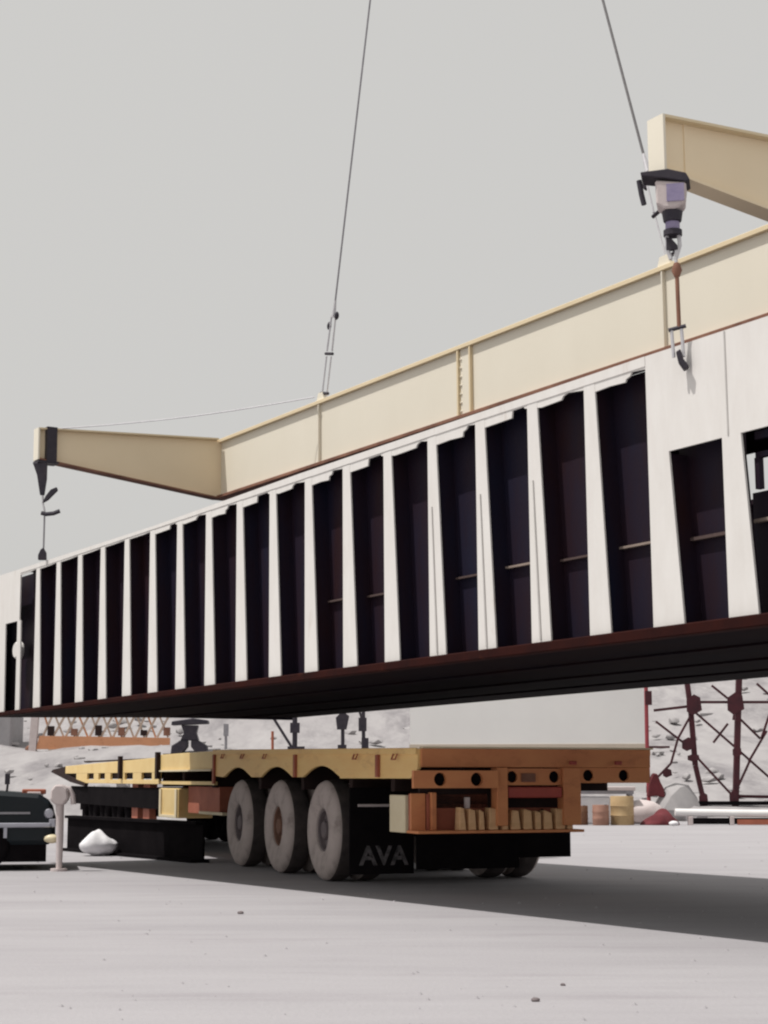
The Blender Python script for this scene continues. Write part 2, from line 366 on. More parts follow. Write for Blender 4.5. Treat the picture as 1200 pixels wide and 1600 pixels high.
# left end plate with one opening
m = MB(); m.box(X(TL), X(20.80), 0, .016, 1.12, HT-.0); m.build('end_plate', M['white'], girder)
for a, b in ((TL, 21.30), (20.87, 20.75)):
    m = MB(); m.prism_xz([(X(a), 0), (X(b)+.03, 0), (X(b), 1.12), (X(a), 1.12)], 0, .016, 0)
    m.build('post', [M['white'], M['web']], girder)
m = MB(); m.box(X(TL-.02), X(20.70), DEP+.02, DEP+.04, 0, 1.735); m.build('web_panel', M['web'], girder)
m = MB()
m.lathe([(0.0, -.05), (.09, -.05), (.11, -.03), (.11, .03), (0.0, .03)], 20, 'y', None, (X(20.98), DEP-.10, .76))
m.build('cover_disc', M['white'], girder)
# bottom plate, its rusty lip and the closed rear, ends and lid
m = MB(); m.prism_xz([(X(TL), -.055), (X(TR), -.085), (X(TR), -.004), (X(TL), -.004)], -.05, .06, 0)
m.build('bottom_flange', M['flange'], girder, bevel=.008)
slope = .075/WID
m = MB(); m.prism_yz([(.06, -.05), (WID, -.05+.075), (WID, -.012+.075), (.06, -.012)], X(TL), X(TR)); m.build('bottom_plate', M['under'], girder)
for y in (1.2, 2.4, 3.5):
    m = MB(); m.box(X(TL-.3), X(TR+.3), y, y+.012, -.066+slope*y, -.045+slope*y); m.build('stringer', M['under'], girder)
m = MB(); m.box(X(TL), X(TR), WID-.06, WID, .07, .55); m.box(X(TL), X(8.2), WID-.06, WID, .55, HT-.02)
m.build('far_wall', M['web'], girder)
m = MB()
for a, b, c, d_ in ((TL, 12.6, DEP+.03, WID-.065), (9.9, 8.0, DEP+.03, WID-.065), (12.6, 9.9, DEP+.03, 2.4), (12.6, 9.9, 4.2, WID-.065)):
    m.box(X(a), X(b), c, d_, HT-.1, HT-.05)
m.build('lid_plate', M['web'], girder)
m = MB(); m.box(X(TL), X(TL)+.03, .06, WID-.065, -.01, HT-.11); m.build('end_wall', M['web'], girder)
m = MB(); m.box(X(8.03), X(8.0), 1.3, WID-.065, -.01, HT-.11); m.build('bulkhead', M['web'], girder)

# ------------------------------------------------------------------ spreader beam with four arms
SD, ST = 10.0, 14.2
org = N2*SD + D2*ST; org.z = 0
spr = thing('spreader_beam', 'long cream I-beam lifting frame with tapered arms, hung on wire ropes above the girder',
            'spreader beam', org, ROT)
S = lambda t: ST - t
ZB, ZT = 4.745, 5.535
m = MB(); m.box(S(20.06), S(8.30), -.012, .012, ZB+.04, ZT-.045); m.build('web_plate', M['cream'], spr)
m = MB(); m.box(S(20.06), S(8.30), -.055, .055, ZT-.045, ZT); m.build('top_flange', M['cream_edge'], spr, bevel=.004)
m = MB(); m.box(S(20.06), S(8.30), -.075, .075, ZB, ZB+.04); m.build('bottom_flange', M['brown'], spr, bevel=.004)  # shade beneath the beam painted on as brown
for t, wd in ((14.42, .012), (14.20, .012), (17.33, .008), (11.21, .008)):
    m = MB(); m.box(S(t)-wd, S(t)+wd, -.05, -.0125, ZB+.041, ZT-.046); m.build('web_stiffener', M['cream_edge'] if wd > .01 else M['cream'], spr)
m = MB(); m.box(S(14.40), S(14.22), -.022, -.0125, ZB+.042, ZT-.047); m.build('splice_plate', M['cream'], spr)
m = MB()
for t in (14.385, 14.235):
    for i in range(7):
        m.lathe([(0, -.035), (.011, -.034), (.013, -.022)], 6, 'y', None, (S(t), 0, ZB+.09+i*.092))
o = m.build('bolt_rows', M['cream'], spr); o['kind'] = 'stuff'
for t in (17.33, 11.21):
    m = MB(); m.prism_xz([(S(t)-.09, ZT), (S(t)+.09, ZT), (S(t)+.05, ZT+.10), (S(t)-.05, ZT+.10)], -.02, .02)
    m.build('lifting_lug', M['cream'], spr)
for t in (19.95, 8.40):
    for sg in (-1, 1):
        x = S(t); y0, y1 = sg*.08, sg*2.53
        zt = lambda y: 5.535 + (5.41-5.535)*(abs(y)-.15)/2.5
        zb = lambda y: 4.745 + (5.03-4.745)*(abs(y)-.15)/2.5
        m = MB()
        yw = sg*.0125; m.prism_yz([(yw, zb(yw)+.022), (y1, zb(y1)+.02), (y1, zt(y1)-.02), (yw, zt(yw)-.022)], x-.012, x+.012, 0)
        m.prism_yz([(y0, zt(y0)-.02), (y1, zt(y1)-.02), (y1, zt(y1)), (y0, zt(y0))], x-.08, x+.08, 1)
        m.prism_yz([(y0, zb(y0)), (y1, zb(y1)), (y1, zb(y1)+.02), (y0, zb(y0)+.02)], x-.08, x+.08, 2)
        a = m.build('arm', [M['arm'], M['cream_edge'], M['brown'] if t > 10 else M['arm']], spr)
        m = MB(); ye = sg*2.531
        m.prism_yz([(ye, zb(ye)), (ye+sg*.02, zb(ye)), (ye+sg*.02, zt(ye)), (ye, zt(ye))], x-.08, x+.08, 0)
        m.build('arm_end_plate', M['cream'], a)
        m = MB(); yq = sg*2.30
        m.box(x-.02, x+.02, yq-.012, yq+.012, zb(yq)+.02, zt(yq)-.02, 0); m.build('arm_stiffener', M['arm'], a)
        if t > 10 and sg < 0:
            m = MB(); m.box(x-.092, x+.092, -2.44, -2.31, zb(2.38)-.012, zt(2.38)+.012); m.build('shadow_band', M['dsteel'], a)  # dark band stands in for a stiffener's shadow on the arm
            m = MB(); m.box(x-.09, x+.09, -2.55, -2.28, zb(2.55)-.04, zb(2.55)-.013); m.build('clamp_plate', M['dsteel'], a)

def spos(n, t, z): v = N2*n + D2*t; return Vector((v.x, v.y, z))
# wire ropes up to the crane
apex = spos(10.0, 14.75, 17.0)
for t, lab, dark in ((17.33, 'wire rope sling rising from the far half of the spreader beam, left in the photo', 0),
                     (11.21, 'darker wire rope sling passing close behind the near arm tip of the spreader', 1)):
    foot = spos(10.0, t, ZT + .08 - 0.0127*(t-ST)); v = apex - foot; q = v.to_track_quat('Z', 'Y')
    ropes = thing('rope_sling', lab, 'wire rope', foot, group='wire rope slings holding the spreader beam'); ropes.rotation_mode = 'QUATERNION'; ropes.rotation_quaternion = q
    ropes['group'] = 'wire rope slings holding the spreader beam'
    inv = q.inverted(); ax = (inv @ -D2); ax.z = 0; ax.normalize()
    L = v.length
    m = MB(); m.tube([(0, 0, 1.02), (0, 0, L*0.5), (0, 0, L)], .011 if not dark else .0125, 8); m.build('wire_rope', M['rope'] if dark else M['steel'], ropes)
    for sg in (-1, 1):
        m = MB(); p = ax*.055*sg; m.tube([(p.x, p.y, -.06), (p.x, p.y, .44)], .010, 6); m.build('link_rod', M['palesteel'], ropes)
        m = MB(); p = ax*.06*sg; m.tube([(p.x, p.y, .50), (p.x*.8, p.y*.8, .92)], .012, 6); m.build('link_rod', M['palesteel'], ropes)
        m = MB(); p = ax*(.075*sg); m.blob((p.x, p.y, .92 if sg > 0 else .80), (.028, .028, .05), 2, .02); m.build('link_pin', M['dsteel'], ropes)
    for z in (0.0, .47):
        m = MB(); p = ax*.085; m.tube([(-p.x, -p.y, z), (p.x, p.y, z)], .018, 8); m.build('cross_pin', M['dsteel'], ropes)
    m = MB(); m.tube([(0, 0, .90), (0, 0, 1.10)], .03, 8, 0, .014); m.build('rope_socket', M['palesteel'], ropes)
# thin tie wire from the left arm tip to the beam
a, b = spos(7.75, 19.95, 5.36), spos(9.9, 17.4, 5.53)
m = MB(); pts = [a.lerp(b, k/10) - Vector((0, 0, .05*math.sin(math.pi*k/10))) for k in range(11)]
m.tube([p - a for p in pts], .006, 6)
o = m.build('tie_wire', M['steel']); o.location = a; tag(o, 'thin slack tie wire from the left arm tip to the spreader beam', 'wire')

# left hanger: clevis, tilted hook tongue, cross bar, wire and shackle
c = spos(7.50, 19.95, 0)
hg = thing('chain_hanger', 'far left dark hook hanger under the banded arm tip, holding the girder edge', 'lifting hanger', (c.x, c.y, 3.70))
ux = Vector((1, 0, 0))
m = MB(); m.prism_xz([(-.10, 1.20), (.075, 1.20), (.075, 1.0), (.05, .80), (.0, .80), (-.045, 1.05)], -.02, .02); m.build('clevis_plate', M['dsteel'], hg, bevel=.004)
m = MB(); m.prism_xz([(.03, .70), (.10, .74), (.215, .86), (.20, .90), (.13, .87), (.07, .79)], -.025, .025); m.build('hook_tongue', M['dsteel'], hg, bevel=.006)
m = MB(); m.tube([(.02, 0, .58), (.08, 0, .565), (.17, 0, .575), (.245, 0, .605)], .026, 8); m.build('cross_bar', M['dsteel'], hg, smooth=True)
m = MB(); m.tube([(.03, 0, .80), (.035, 0, .70), (.06, 0, .6)], .014, 6); m.build('link_rod', M['palesteel'], hg)
m = MB(); m.tube([(.06, 0, .56), (.06, 0, .12)], .012, 6); m.build('hanger_wire', M['steel'], hg)
m = MB(); m.prism_xz([(.0, .0), (.10, .0), (.095, .09), (.06, .15), (.03, .13), (.0, .06)], -.03, .03); m.build('shackle', M['dsteel'], hg, bevel=.006)

# right hanger: bearing plate, block, collars, links, rod, cross bar and clamp
c = spos(7.52, 8.40, 0)
hg = thing('block_hanger', 'large dark and violet block hanger under the near right arm, clamped to the girder edge', 'lifting hanger', (c.x, c.y, 3.85), (0, 0, R(-12)))
def hb(name, x0, x1, y0, y1, z0, z1, mt, bev=.006):
    mm = MB(); mm.box(x0, x1, y0, y1, z0, z1); return mm.build(name, M[mt], hg, bevel=bev)
m = MB(); m.prism_xz([(-.20, 1.225), (-.02, 1.235), (.10, 1.20), (.125, 1.15), (.10, 1.14), (-.05, 1.175), (-.195, 1.20)], -.10, .10)
m.build('bearing_plate', M['dsteel'], hg, bevel=.005)
m = MB(); m.prism_xz([(-.105, 1.165), (.10, 1.14), (.085, 1.0), (.03, .965), (-.05, .97), (-.10, 1.0)], -.09, .09); blk = m.build('block_body', M['pinkwhite'], hg, bevel=.012)
m = MB(); m.box(-.03, .085, -.10, -.091, 1.01, 1.13); m.build('block_cover', M['violet'], blk)
m = MB(); m.tube([(-.215, 0, 1.20), (-.20, 0, 1.10), (-.185, 0, 1.03)], .018, 8); m.build('side_pin', M['dsteel'], hg)
m = MB(); m.lathe([(0, .965), (.07, .965), (.06, .90), (.055, .895), (0, .895)], 16, 'z'); m.build('collar', M['dsteel'], hg)
m = MB(); m.lathe([(0, .893), (.048, .893), (.048, .84), (0, .84)], 16, 'z'); m.build('swivel', M['violet'], hg)
m = MB(); m.lathe([(0, .838), (.062, .838), (.062, .80), (0, .80)], 16, 'z'); m.build('collar', M['dsteel'], hg)
for sx in (-.04, .04):
    m = MB(); m.tube([(sx, 0, .80), (sx*1.1, 0, .73), (sx*.4, 0, .64)], .014, 6); m.build('link_rod', M['palesteel'], hg)
m = MB(); m.prism_xz([(-.045, .79), (-.01, .78), (.03, .73), (.03, .70), (-.045, .70)], -.02, .02); m.build('shackle', M['dsteel'], hg, bevel=.005)
m = MB(); m.tube([(.02, 0, .70), (.015, 0, .60)], .012, 6); m.build('link_rod', M['palesteel'], hg)
m = MB(); m.lathe([(0, .62), (.02, .61), (.035, .56), (.02, .52), (0, .51)], 12, 'z', None, (.02, 0, 0)); m.build('turnbuckle', M['brown'], hg, smooth=True)
m = MB(); m.tube([(.02, 0, .53), (.025, 0, .17)], .014, 8); m.build('hanger_rod', M['brown'], hg)
m = MB(); m.tube([(-.045, 0, .155), (.0, 0, .165), (.07, 0, .18)], .014, 8); m.build('cross_bar', M['dsteel'], hg)
for sx in (-.025, .04):
    m = MB(); m.tube([(sx, 0, .16), (sx+.01, 0, -.03)], .012, 6); m.build('link_rod', M['palesteel'], hg)
m = MB(); m.prism_xz([(.0, .0), (.03, .02), (.05, -.05), (.085, -.10), (.05, -.125), (.015, -.07)], -.035, .03); m.build('edge_clamp', M['dsteel'], hg, bevel=.006)

# ------------------------------------------------------------------ the low loader trailer
TRR = R(-69.4)
tr = thing('lowbed_trailer', 'yellow ochre three axle lowbed trailer with rust orange rear and dusty tyres', 'trailer',
           (-0.675, 18.601, 0), (0, 0, TRR))
TW = 2.40
def tbx(m, s0, s1, y0, y1, z0, z1, mi=0): m.box(-s0, -s1, y0, y1, z0, z1, mi)
def part(name, mt, boxes, parent=None, bevel=0):
    m = MB()
    for b in boxes: tbx(m, *b)
    return m.build(name, M[mt] if isinstance(mt, str) else mt, parent or tr, bevel=bevel)
zdeck = lambda s: 1.345 + .0122*(s + 2.79)
# deck
m = MB(); m.prism_xz([(2.77, zdeck(-2.77)-.07), (2.77, zdeck(-2.77)-.005), (-7.4, zdeck(4.35)-.005), (-7.4, zdeck(4.35)-.07), (-4.35, zdeck(4.35)-.07)], .045, TW-.045)
m.build('deck_plate', M['chassis'], tr)
# side skirts with three wheel scallops
AX = [0.0, 1.62, 3.25]
def skirt_poly():
    top = [(-2.79, zdeck(-2.79)), (4.35, zdeck(4.35))]
    bot = [(4.35, 1.10)]
    for a in AX[::-1]:
        zc, hw = 1.205, .62
        for k in range(13):
            u = 1 - k/6.0
            bot.append((a + u*hw, 1.085 + (zc-1.085)*(1-abs(u)**2.0)**1.15))
    bot += [(-.62, 1.072), (-2.60, 1.072), (-2.79, 1.16)]
    return [(-s, z) for s, z in top + bot]
for y0, y1 in ((0, .035), (TW-.035, TW)):
    m = MB(); m.prism_xz(skirt_poly(), y0, y1); sk = m.build('side_skirt', M['yellow'], tr, bevel=.004)
    sgn = -1 if y0 == 0 else 1; ye = y0 if sgn < 0 else y1
    m = MB(); m.prism_xz([(2.79, zdeck(-2.79)-.055), (2.79, zdeck(-2.79)+.006), (-4.35, zdeck(4.35)+.006), (-4.35, zdeck(4.35)-.055)], ye+sgn*.022, ye+sgn*.001)
    m.build('deck_edge_rail', M['yellow'], sk, bevel=.004)
    for s in (4.30, .85, -1.78):
        m = MB(); m.box(-s-.035, -s+.035, ye+sgn*.03, ye+sgn*.001, 1.085 if s < 4 else 1.0, zdeck(s)-.058); m.build('stake_pocket', M['rustbrown'], sk)
# front deck section and gooseneck (near and far side)
for y0, y1 in ((0, .04), (TW-.04, TW)):
    sgn = -1 if y0 == 0 else 1; ye = y0 if sgn < 0 else y1
    m = MB(); m.prism_xz([(-4.40, 1.19), (-4.40, 1.425), (-7.35, 1.41), (-7.35, 1.17)], y0, y1); m.build('front_panel', M['lemon'], tr, bevel=.004)
    part('panel_lip', 'cream_lit', [(4.42, 7.3, ye+sgn*.03, ye+sgn*.001, 1.165, 1.188)])
    part('side_rail', 'lemon', [(4.36, 7.4, y0+.012, y1+.012, .985, 1.03)])
    m = MB(); zc = lambda s: 1.375 - (s-7.4)*.011
    m.prism_xz([(-7.40, 1.155), (-7.40, zc(7.4)), (-15.0, zc(15.0)), (-15.0, 1.155)], y0, y1); gn = m.build('gooseneck_panel', M['lemon'], tr, bevel=.004)
    m = MB(); m.prism_xz([(-7.42, .985), (-7.42, 1.05), (-13.9, 1.05), (-13.0, .985)], y0, y1); m.build('gooseneck_rail', M['lemon'], tr, bevel=.004)
    for a, b in ((7.42, 7.9), (8.6, 9.2), (9.8, 10.3), (10.9, 11.35), (11.9, 12.3), (12.9, 13.9)):
        part('gooseneck_web', 'lemon', [(a, b, y0+.002, y1-.002, 1.05, 1.155)])
    m = MB(); m.prism_xz([(-13.9, 1.05), (-15.0, 1.156), (-15.02, zc(15)-.01), (-16.3, 1.235), (-16.5, 1.19), (-14.4, 1.0), (-13.05, .93), (-13.0, .983)], y0-.01, y1+.01)
    m.build('gooseneck_tip', M['chassis'], tr)
    for s, h in ((10.0, 1.42), (7.40, 1.45)):
        part('stake', 'chassis', [(s-.06, s+.06, ye+sgn*.06, ye+sgn*.001, 1.06, h)])
    part('tie_rail', 'chassis', [(7.6, 13.4, y0+.05, y1+.05, zc(9)-.01, zc(9)+.015)])
m = MB(); m.prism_xz([(-7.4, 1.1), (-7.4, 1.34), (-15.6, 1.25), (-16.4, 1.19), (-13.9, 1.06)], .05, TW-.05); m.build('gooseneck_deck', M['chassis'], tr)
# chassis
for y in (.62, 1.62):
    part('chassis_beam', 'chassis', [(-2.4, 7.6, y, y+.16, .78, 1.27)])
for s in (-2.0, -.8, .8, 2.45, 4.6, 6.2, 7.4):
    part('cross_member', 'chassis', [(s-.05, s+.05, .06, TW-.06, .95, 1.24)])
for s in AX:
    m = MB(); m.tube([(-s, .3, .53), (-s, TW-.3, .53)], .075, 10); m.build('axle', M['chassis'], tr)
    for y in (.7, 1.7): part('spring_pack', 'chassis', [(s-.5, s+.5, y-.04, y+.04, .58, .70)])
# wheels: twin tyres each side of every axle
tyre_prof = [(.215, .075), (.228, .03), (.265, .002), (.36, -.012), (.44, .0), (.50, .03), (.522, .065), (.53, .10), (.53, .20), (.522, .235), (.50, .268), (.36, .30), (.25, .27), (.235, .22)]
tm = [0,0,0,0,0,0,1,1,1,1,0,0,0]
m = MB(); m.lathe(tyre_prof, 72, 'y', tm, (0, 0, .53), {7: .010, 8: .010})
tyre0 = m.build('tyre', [M['tyre_side'], M['tread']], None, smooth=True, angle=35)
m = MB(); m.lathe([(.222, .045), (.205, .055), (.195, .10), (.10, .115), (.095, .05), (.085, .035), (.0, .03)], 32, 'y', None, (0, 0, .53))
for k in range(10):
    a = 2*math.pi*k/10; m.lathe([(.0, .085), (.016, .085), (.016, .11)], 6, 'y', None, (.16*math.cos(a), 0, .53+.16*math.sin(a)))
rim0 = m.build('rim', M['hub'], None, smooth=True)
first = True
for i, s in enumerate(AX):
    for y, fl in ((0.0, 0), (.33, 0), (TW, 1), (TW-.33, 1)):
        wh = bpy.data.objects.new('wheel', None); COL.objects.link(wh); wh.parent = tr
        wh.location = (-s, y, 0); wh.rotation_euler = (0, 0, math.pi if fl else 0)
        if first: t_, r_ = tyre0, rim0; t_.parent = wh; r_.parent = wh; first = False
        else: t_ = copy_part(tyre0, wh); r_ = copy_part(rim0, wh)
        if i == 1 and y == 0:
            r_.data = r_.data.copy(); r_.data.materials[0] = M['hub_rust']; r_['label'] = 'rust brown wheel rim'
# mud flaps behind the rear axle, the near one lettered
flap = part('mud_flap', 'black', [(-1.03, -1.0, -.03, .66, .12, .98)])
part('mud_flap', 'black', [(-1.03, -1.0, TW-.60, TW+.03, .26, .90)])
part('mud_flap', 'black', [(-1.10, -1.08, .66, TW-.60, .16, .80)])  # middle sheet: black put in for the shade between the wheels
part('flap_bar', 'pinkwhite', [(-1.05, -1.032, .05, .42, .79, .815)], flap)
fc = bpy.data.curves.new('lettering', 'FONT'); fc.body = 'AVA'; fc.size = .265; fc.extrude = .002; fc.offset = .007; fc.align_x = 'LEFT'; fc.space_character = 1.0
fo = bpy.data.objects.new('lettering_src', fc); COL.objects.link(fo)
bpy.context.view_layer.update()
me = bpy.data.meshes.new_from_object(fo.evaluated_get(bpy.context.evaluated_depsgraph_get()))
bpy.data.objects.remove(fo)
lo = bpy.data.objects.new('lettering', me); me.materials.clear(); me.materials.append(M['letter']); COL.objects.link(lo)
lo.parent = flap; lo.location = (1.034, .075, .215); lo.rotation_euler = (R(90), 0, R(90))
# rear: header, bracket plates with chain holes, uprights, red bar
def holed_plate(name, mt, s, th, y0, y1, z0, z1, holes, r, parent=None):
    bm = bmesh.new()
    m = MB(); ys_ = [y0] + [h for h in holes] + [y1]
    segs = 16
    # split into cells, each holding one hole
    cuts = [y0] + [(holes[i]+holes[i+1])/2 for i in range(len(holes)-1)] + [y1]
    zc = (z0+z1)/2
    for i, h in enumerate(holes):
        a, b = cuts[i], cuts[i+1]
        outer = []; inner = []
        for k in range(segs):
            an = 2*math.pi*k/segs; dx, dz = math.cos(an), math.sin(an)
            inner.append((h + r*dx, zc + r*dz))
            tx = (b-h)/dx if dx > 1e-6 else ((a-h)/dx if dx < -1e-6 else 1e9)
            tz = (z1-zc)/dz if dz > 1e-6 else ((z0-zc)/dz if dz < -1e-6 else 1e9)
            t = min(tx, tz); outer.append((h + dx*t, zc + dz*t))
        for cx, cz in ((a, z0), (b, z0), (b, z1), (a, z1)):      # snap the nearest outer point to the corner
            j = min(range(segs), key=lambda q: (outer[q][0]-cx)**2 + (outer[q][1]-cz)**2); outer[j] = (cx, cz)
        vs = []
        for sx in (-s, -s-th):
            vs += [(sx, y, z) for y, z in outer] + [(sx, y, z) for y, z in inner]
        n = segs; fs = []
        for k in range(n):
            j = (k+1) % n
            fs += [(k, j, n+j, n+k), (2*n+k, 3*n+k, 3*n+j, 2*n+j), (n+k, n+j, 3*n+j, 3*n+k), (k, 2*n+k, 2*n+j, j)]
        m.add(vs, fs)
    bm.free()
    return m.build(name, M[mt], parent or tr)
part('rear_header', 'orange', [(-2.82, -2.77, .03, 2.40, 1.175, zdeck(-2.79))], bevel=.004)
part('header_edge', 'cream_lit', [(-2.845, -2.77, .03, 2.42, 1.346, 1.362)])
holed_plate('chain_plate', 'orange', -2.90, .05, -.08, .76, .985, 1.145, [.18, .545], .062)
part('chain_plate_backing', 'black', [(-2.84, -2.80, -.04, .74, .99, 1.14)])
part('rear_upright', 'orange', [(-2.86, -2.72, .765, .875, .64, 1.173)], bevel=.005)
part('rear_upright', 'orange', [(-2.86, -2.72, 1.45, 1.63, .64, 1.173)], bevel=.005)
holed_plate('chain_plate', 'orange', -2.815, .03, .88, 1.445, 1.01, 1.165, [.94, 1.375], .055)
part('chain_plate_backing', 'black', [(-2.785, -2.75, .88, 1.445, 1.01, 1.165)])
part('chain_plate_cover', 'brown', [(-2.835, -2.816, 1.03, 1.17, 1.04, 1.12)])
part('red_bar', 'redbar', [(-2.85, -2.77, .885, 1.44, .895, .995)], bevel=.01)
part('recess_back', 'chassis', [(-2.60, -2.55, .10, 1.62, .80, 1.0)])
holed_plate('chain_plate', 'orange', -2.80, .03, 1.64, 2.40, 1.03, 1.172, [1.74, 2.12], .055)
part('chain_plate_backing', 'black', [(-2.77, -2.74, 1.64, 2.2, 1.035, 1.17)])
# lower rear apron
part('apron_side', 'cream_lit', [(-2.52, -2.12, -.02, .02, .575, .92)], bevel=.006)  # sunlight on this side is in its cream colour
part('apron_plate', 'rustbrown', [(-2.60, -2.56, -.0, .78, .58, .93)])
part('apron_plate', 'orange', [(-2.63, -2.601, .0, .14, .585, .935)])
part('apron_rib', 'orange', [(-2.70, -2.601, .175, .225, .60, .945)], bevel=.005)
part('apron_rib', 'rustbrown', [(-2.66, -2.601, .15, .17, .60, .93)])
part('apron_shelf', 'orange', [(-2.86, -2.56, -.02, 1.66, .575, .60)], bevel=.004)
part('shelf_brace', 'pinkwhite', [(-2.74, -2.70, .50, .54, .80, .90)])
part('far_apron', 'rustbrown', [(-2.58, -2.55, .78, 1.64, .601, .80)])
for y in (.30, 1.54, 2.02):
    part('tail_lamp', 'redbar', [(-2.895, -2.861, y-.035, y+.035, 1.20 if y > 1 else 1.20, 1.235)], bevel=.006) if y != .30 else None
m = MB(); m.tube([(2.60, .95, .78), (2.66, 1.0, .70), (2.66, 1.2, .68), (2.60, 1.35, .78)], .014, 6); m.build('air_hose', M['black'], tr)
for s in (-2.3, -1.2, 1.95, 2.9, 3.8):
    m = MB(); m.tube([(-s-.05, -.03, zdeck(s)-.05), (-s-.05, -.05, zdeck(s)-.10), (-s+.05, -.05, zdeck(s)-.10), (-s+.05, -.03, zdeck(s)-.05)], .009, 6); m.build('rope_hook', M['rustbrown'], tr)
# row of timber wedges resting on the rear shelf: things of their own
BL = [(.40,.07),(.49,.08),(.60,.055),(.70,.09),(.83,.06),(.92,.10),(1.05,.09),(1.17,.06),(1.26,.09),(1.38,.10),(1.50,.06)]
trM = Matrix.Translation((-0.675, 18.601, 0)) @ Matrix.Rotation(TRR, 4, 'Z')
wl = ['leftmost', 'second from the left', 'third from the left', 'fourth from the left', 'fifth from the left', 'middle', 'sixth from the right', 'fourth from the right', 'third from the right', 'second from the right', 'rightmost']
wl[6] = 'fifth from the right'
for i, (y, wd) in enumerate(BL):
    h = random.uniform(.165, .215); m = MB(); tp = random.uniform(.0, .025); dz = random.uniform(0, .03)
    m.prism_yz([(0, 0), (wd, 0), (wd-tp, h-dz), (tp*.4, h)], -.06, .06)
    o = m.build('timber_wedge', M['timber'], bevel=.006); p = trM @ Vector((2.765, y, .602)); o.location = p
    o.rotation_euler = (0, 0, TRR + random.uniform(-.06, .06))
    tag(o, f'timber wedge on the trailer rear shelf, {wl[i]} in the row', 'timber block', 'timber wedges on the trailer rear shelf')
# gear under the gooseneck
part('tool_box', 'rustbrown', [(4.5, 6.15, .12, .8, .60, .96)])
part('tool_box_lip', 'cream_lit', [(4.1, 5.3, .05, .115, .60, .635)])
bx = part('battery_box', 'lemon', [(6.25, 7.35, .0, .5, .52, .93)], bevel=.01)
part('battery_box_lid', 'cream_lit', [(6.28, 7.32, -.02, -.001, .525, .56), (6.28, 6.38, -.02, -.001, .56, .92), (7.22, 7.32, -.02, -.001, .56, .92)], bx)
for y in (.10, TW-.2):
    for s in (8.45, 9.25):
        lg = part('landing_leg', 'rustbrown', [(s, s+.42, y, y+.12, .45, 1.0)])
        part('leg_foot', 'black', [(s+.05, s+.37, y+.01, y+.11, .03, .45), (s-.06, s+.48, y-.06, y+.18, .0, .03)], lg)
# jeep dolly carrying the gooseneck: separate vehicle under it
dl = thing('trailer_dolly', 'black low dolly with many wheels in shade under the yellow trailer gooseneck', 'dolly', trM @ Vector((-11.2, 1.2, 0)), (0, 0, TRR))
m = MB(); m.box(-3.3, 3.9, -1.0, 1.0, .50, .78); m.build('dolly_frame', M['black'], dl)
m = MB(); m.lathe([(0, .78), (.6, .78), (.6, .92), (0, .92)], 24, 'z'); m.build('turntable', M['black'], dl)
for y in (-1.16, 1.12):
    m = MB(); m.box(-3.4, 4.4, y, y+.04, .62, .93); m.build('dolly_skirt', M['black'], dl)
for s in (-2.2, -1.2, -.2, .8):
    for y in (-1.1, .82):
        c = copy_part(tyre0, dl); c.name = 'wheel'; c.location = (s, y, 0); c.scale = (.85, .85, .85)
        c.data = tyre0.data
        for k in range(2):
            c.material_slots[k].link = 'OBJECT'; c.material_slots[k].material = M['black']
# black beam lying on the ground beside the dolly
p0 = N2*9.95 + D2*24.9
o_ = thing('steel_beam', 'long black steel beam lying on the ground in front of the trailer dolly', 'beam', p0, (0, 0, R(-58)))
m = MB(); m.box(0, 4.6, .0, .03, .04, .48); m.build('beam_web', M['black'], o_)
m = MB(); m.box(0, 4.5, -.12, .15, .0, .04); m.build('beam_flange', M['black'], o_)
m = MB(); m.box(0, 4.5, -.05, .11, .48, .52); m.build('beam_flange', M['black'], o_)
# white sack
p = N2*9.66 + D2*23.0
m = MB(); bm = bmesh.new(); bmesh.ops.create_icosphere(bm, subdivisions=4, radius=1)
for v in bm.verts:
    c = v.co.copy(); z = c.z
    top = .13 + .09*math.exp(-((c.x+.18)/.42)**2) + .012*math.sin(5*c.x+3*c.y)
    v.co = Vector((c.x*.27*(1.0 if z < .2 else 1-.15*z), c.y*.22, .15 + (z*.15 if z < 0 else z*top))) + Vector((0, 0, .008*math.sin(8*c.x+4*c.y)))
bm.verts.index_update(); m.add([v.co.copy() for v in bm.verts], [[q.index for q in f.verts] for f in bm.faces]); bm.free()
o = m.build('sack', M['sack'], smooth=True, angle=180); o.location = (p.x, p.y, 0); tag(o, 'lumpy white sack on the ground below the trailer gooseneck', 'sack')

# ------------------------------------------------------------------ dark car at the left edge
car = thing('parked_car', 'dark greenish black car with chrome bumper, only its front end inside the left edge', 'car', (-3.86, 20.75, 0), (0, 0, R(12)))
body = [(-4.0, .30), (-.05, .30), (-.02, .42), (-.02, .62), (-.07, .80), (-.22, .89), (-1.15, .955), (-1.75, 1.40), (-3.2, 1.42), (-3.75, 1.0), (-4.05, .92), (-4.05, .45)]
m = MB(); m.prism_xz(body, 0, 1.62); m.build('body', M['navy'], car, bevel=.05)
m = MB(); m.box(-3.9, -.12, .05, 1.57, .10, .30); m.build('underbody', M['black'], car)
m = MB(); m.prism_xz([(-1.32, 1.0), (-1.82, 1.36), (-3.1, 1.37), (-3.5, 1.0)], -.008, -.0005); m.build('side_window', M['glass'], car)
m = MB(); m.box(-.72, -.06, -.05, -.001, .50, .555); m.box(-.10, -.02, -.05, -.001, .50, .60); m.build('bumper', M['chrome'], car, bevel=.01)
m = MB(); m.box(-.62, -.58, -.03, -.001, .38, .50); m.build('bumper_bracket', M['chrome'], car)
m = MB(); m.box(-1.2, -.32, -.02, -.001, .655, .68); m.build('side_trim', M['steel'], car)
m = MB(); m.lathe([(0, -.02), (.05, -.015), (.06, .0)], 16, 'y', None, (-.10, -.001, .66)); m.build('side_lamp', M['chrome'], car)
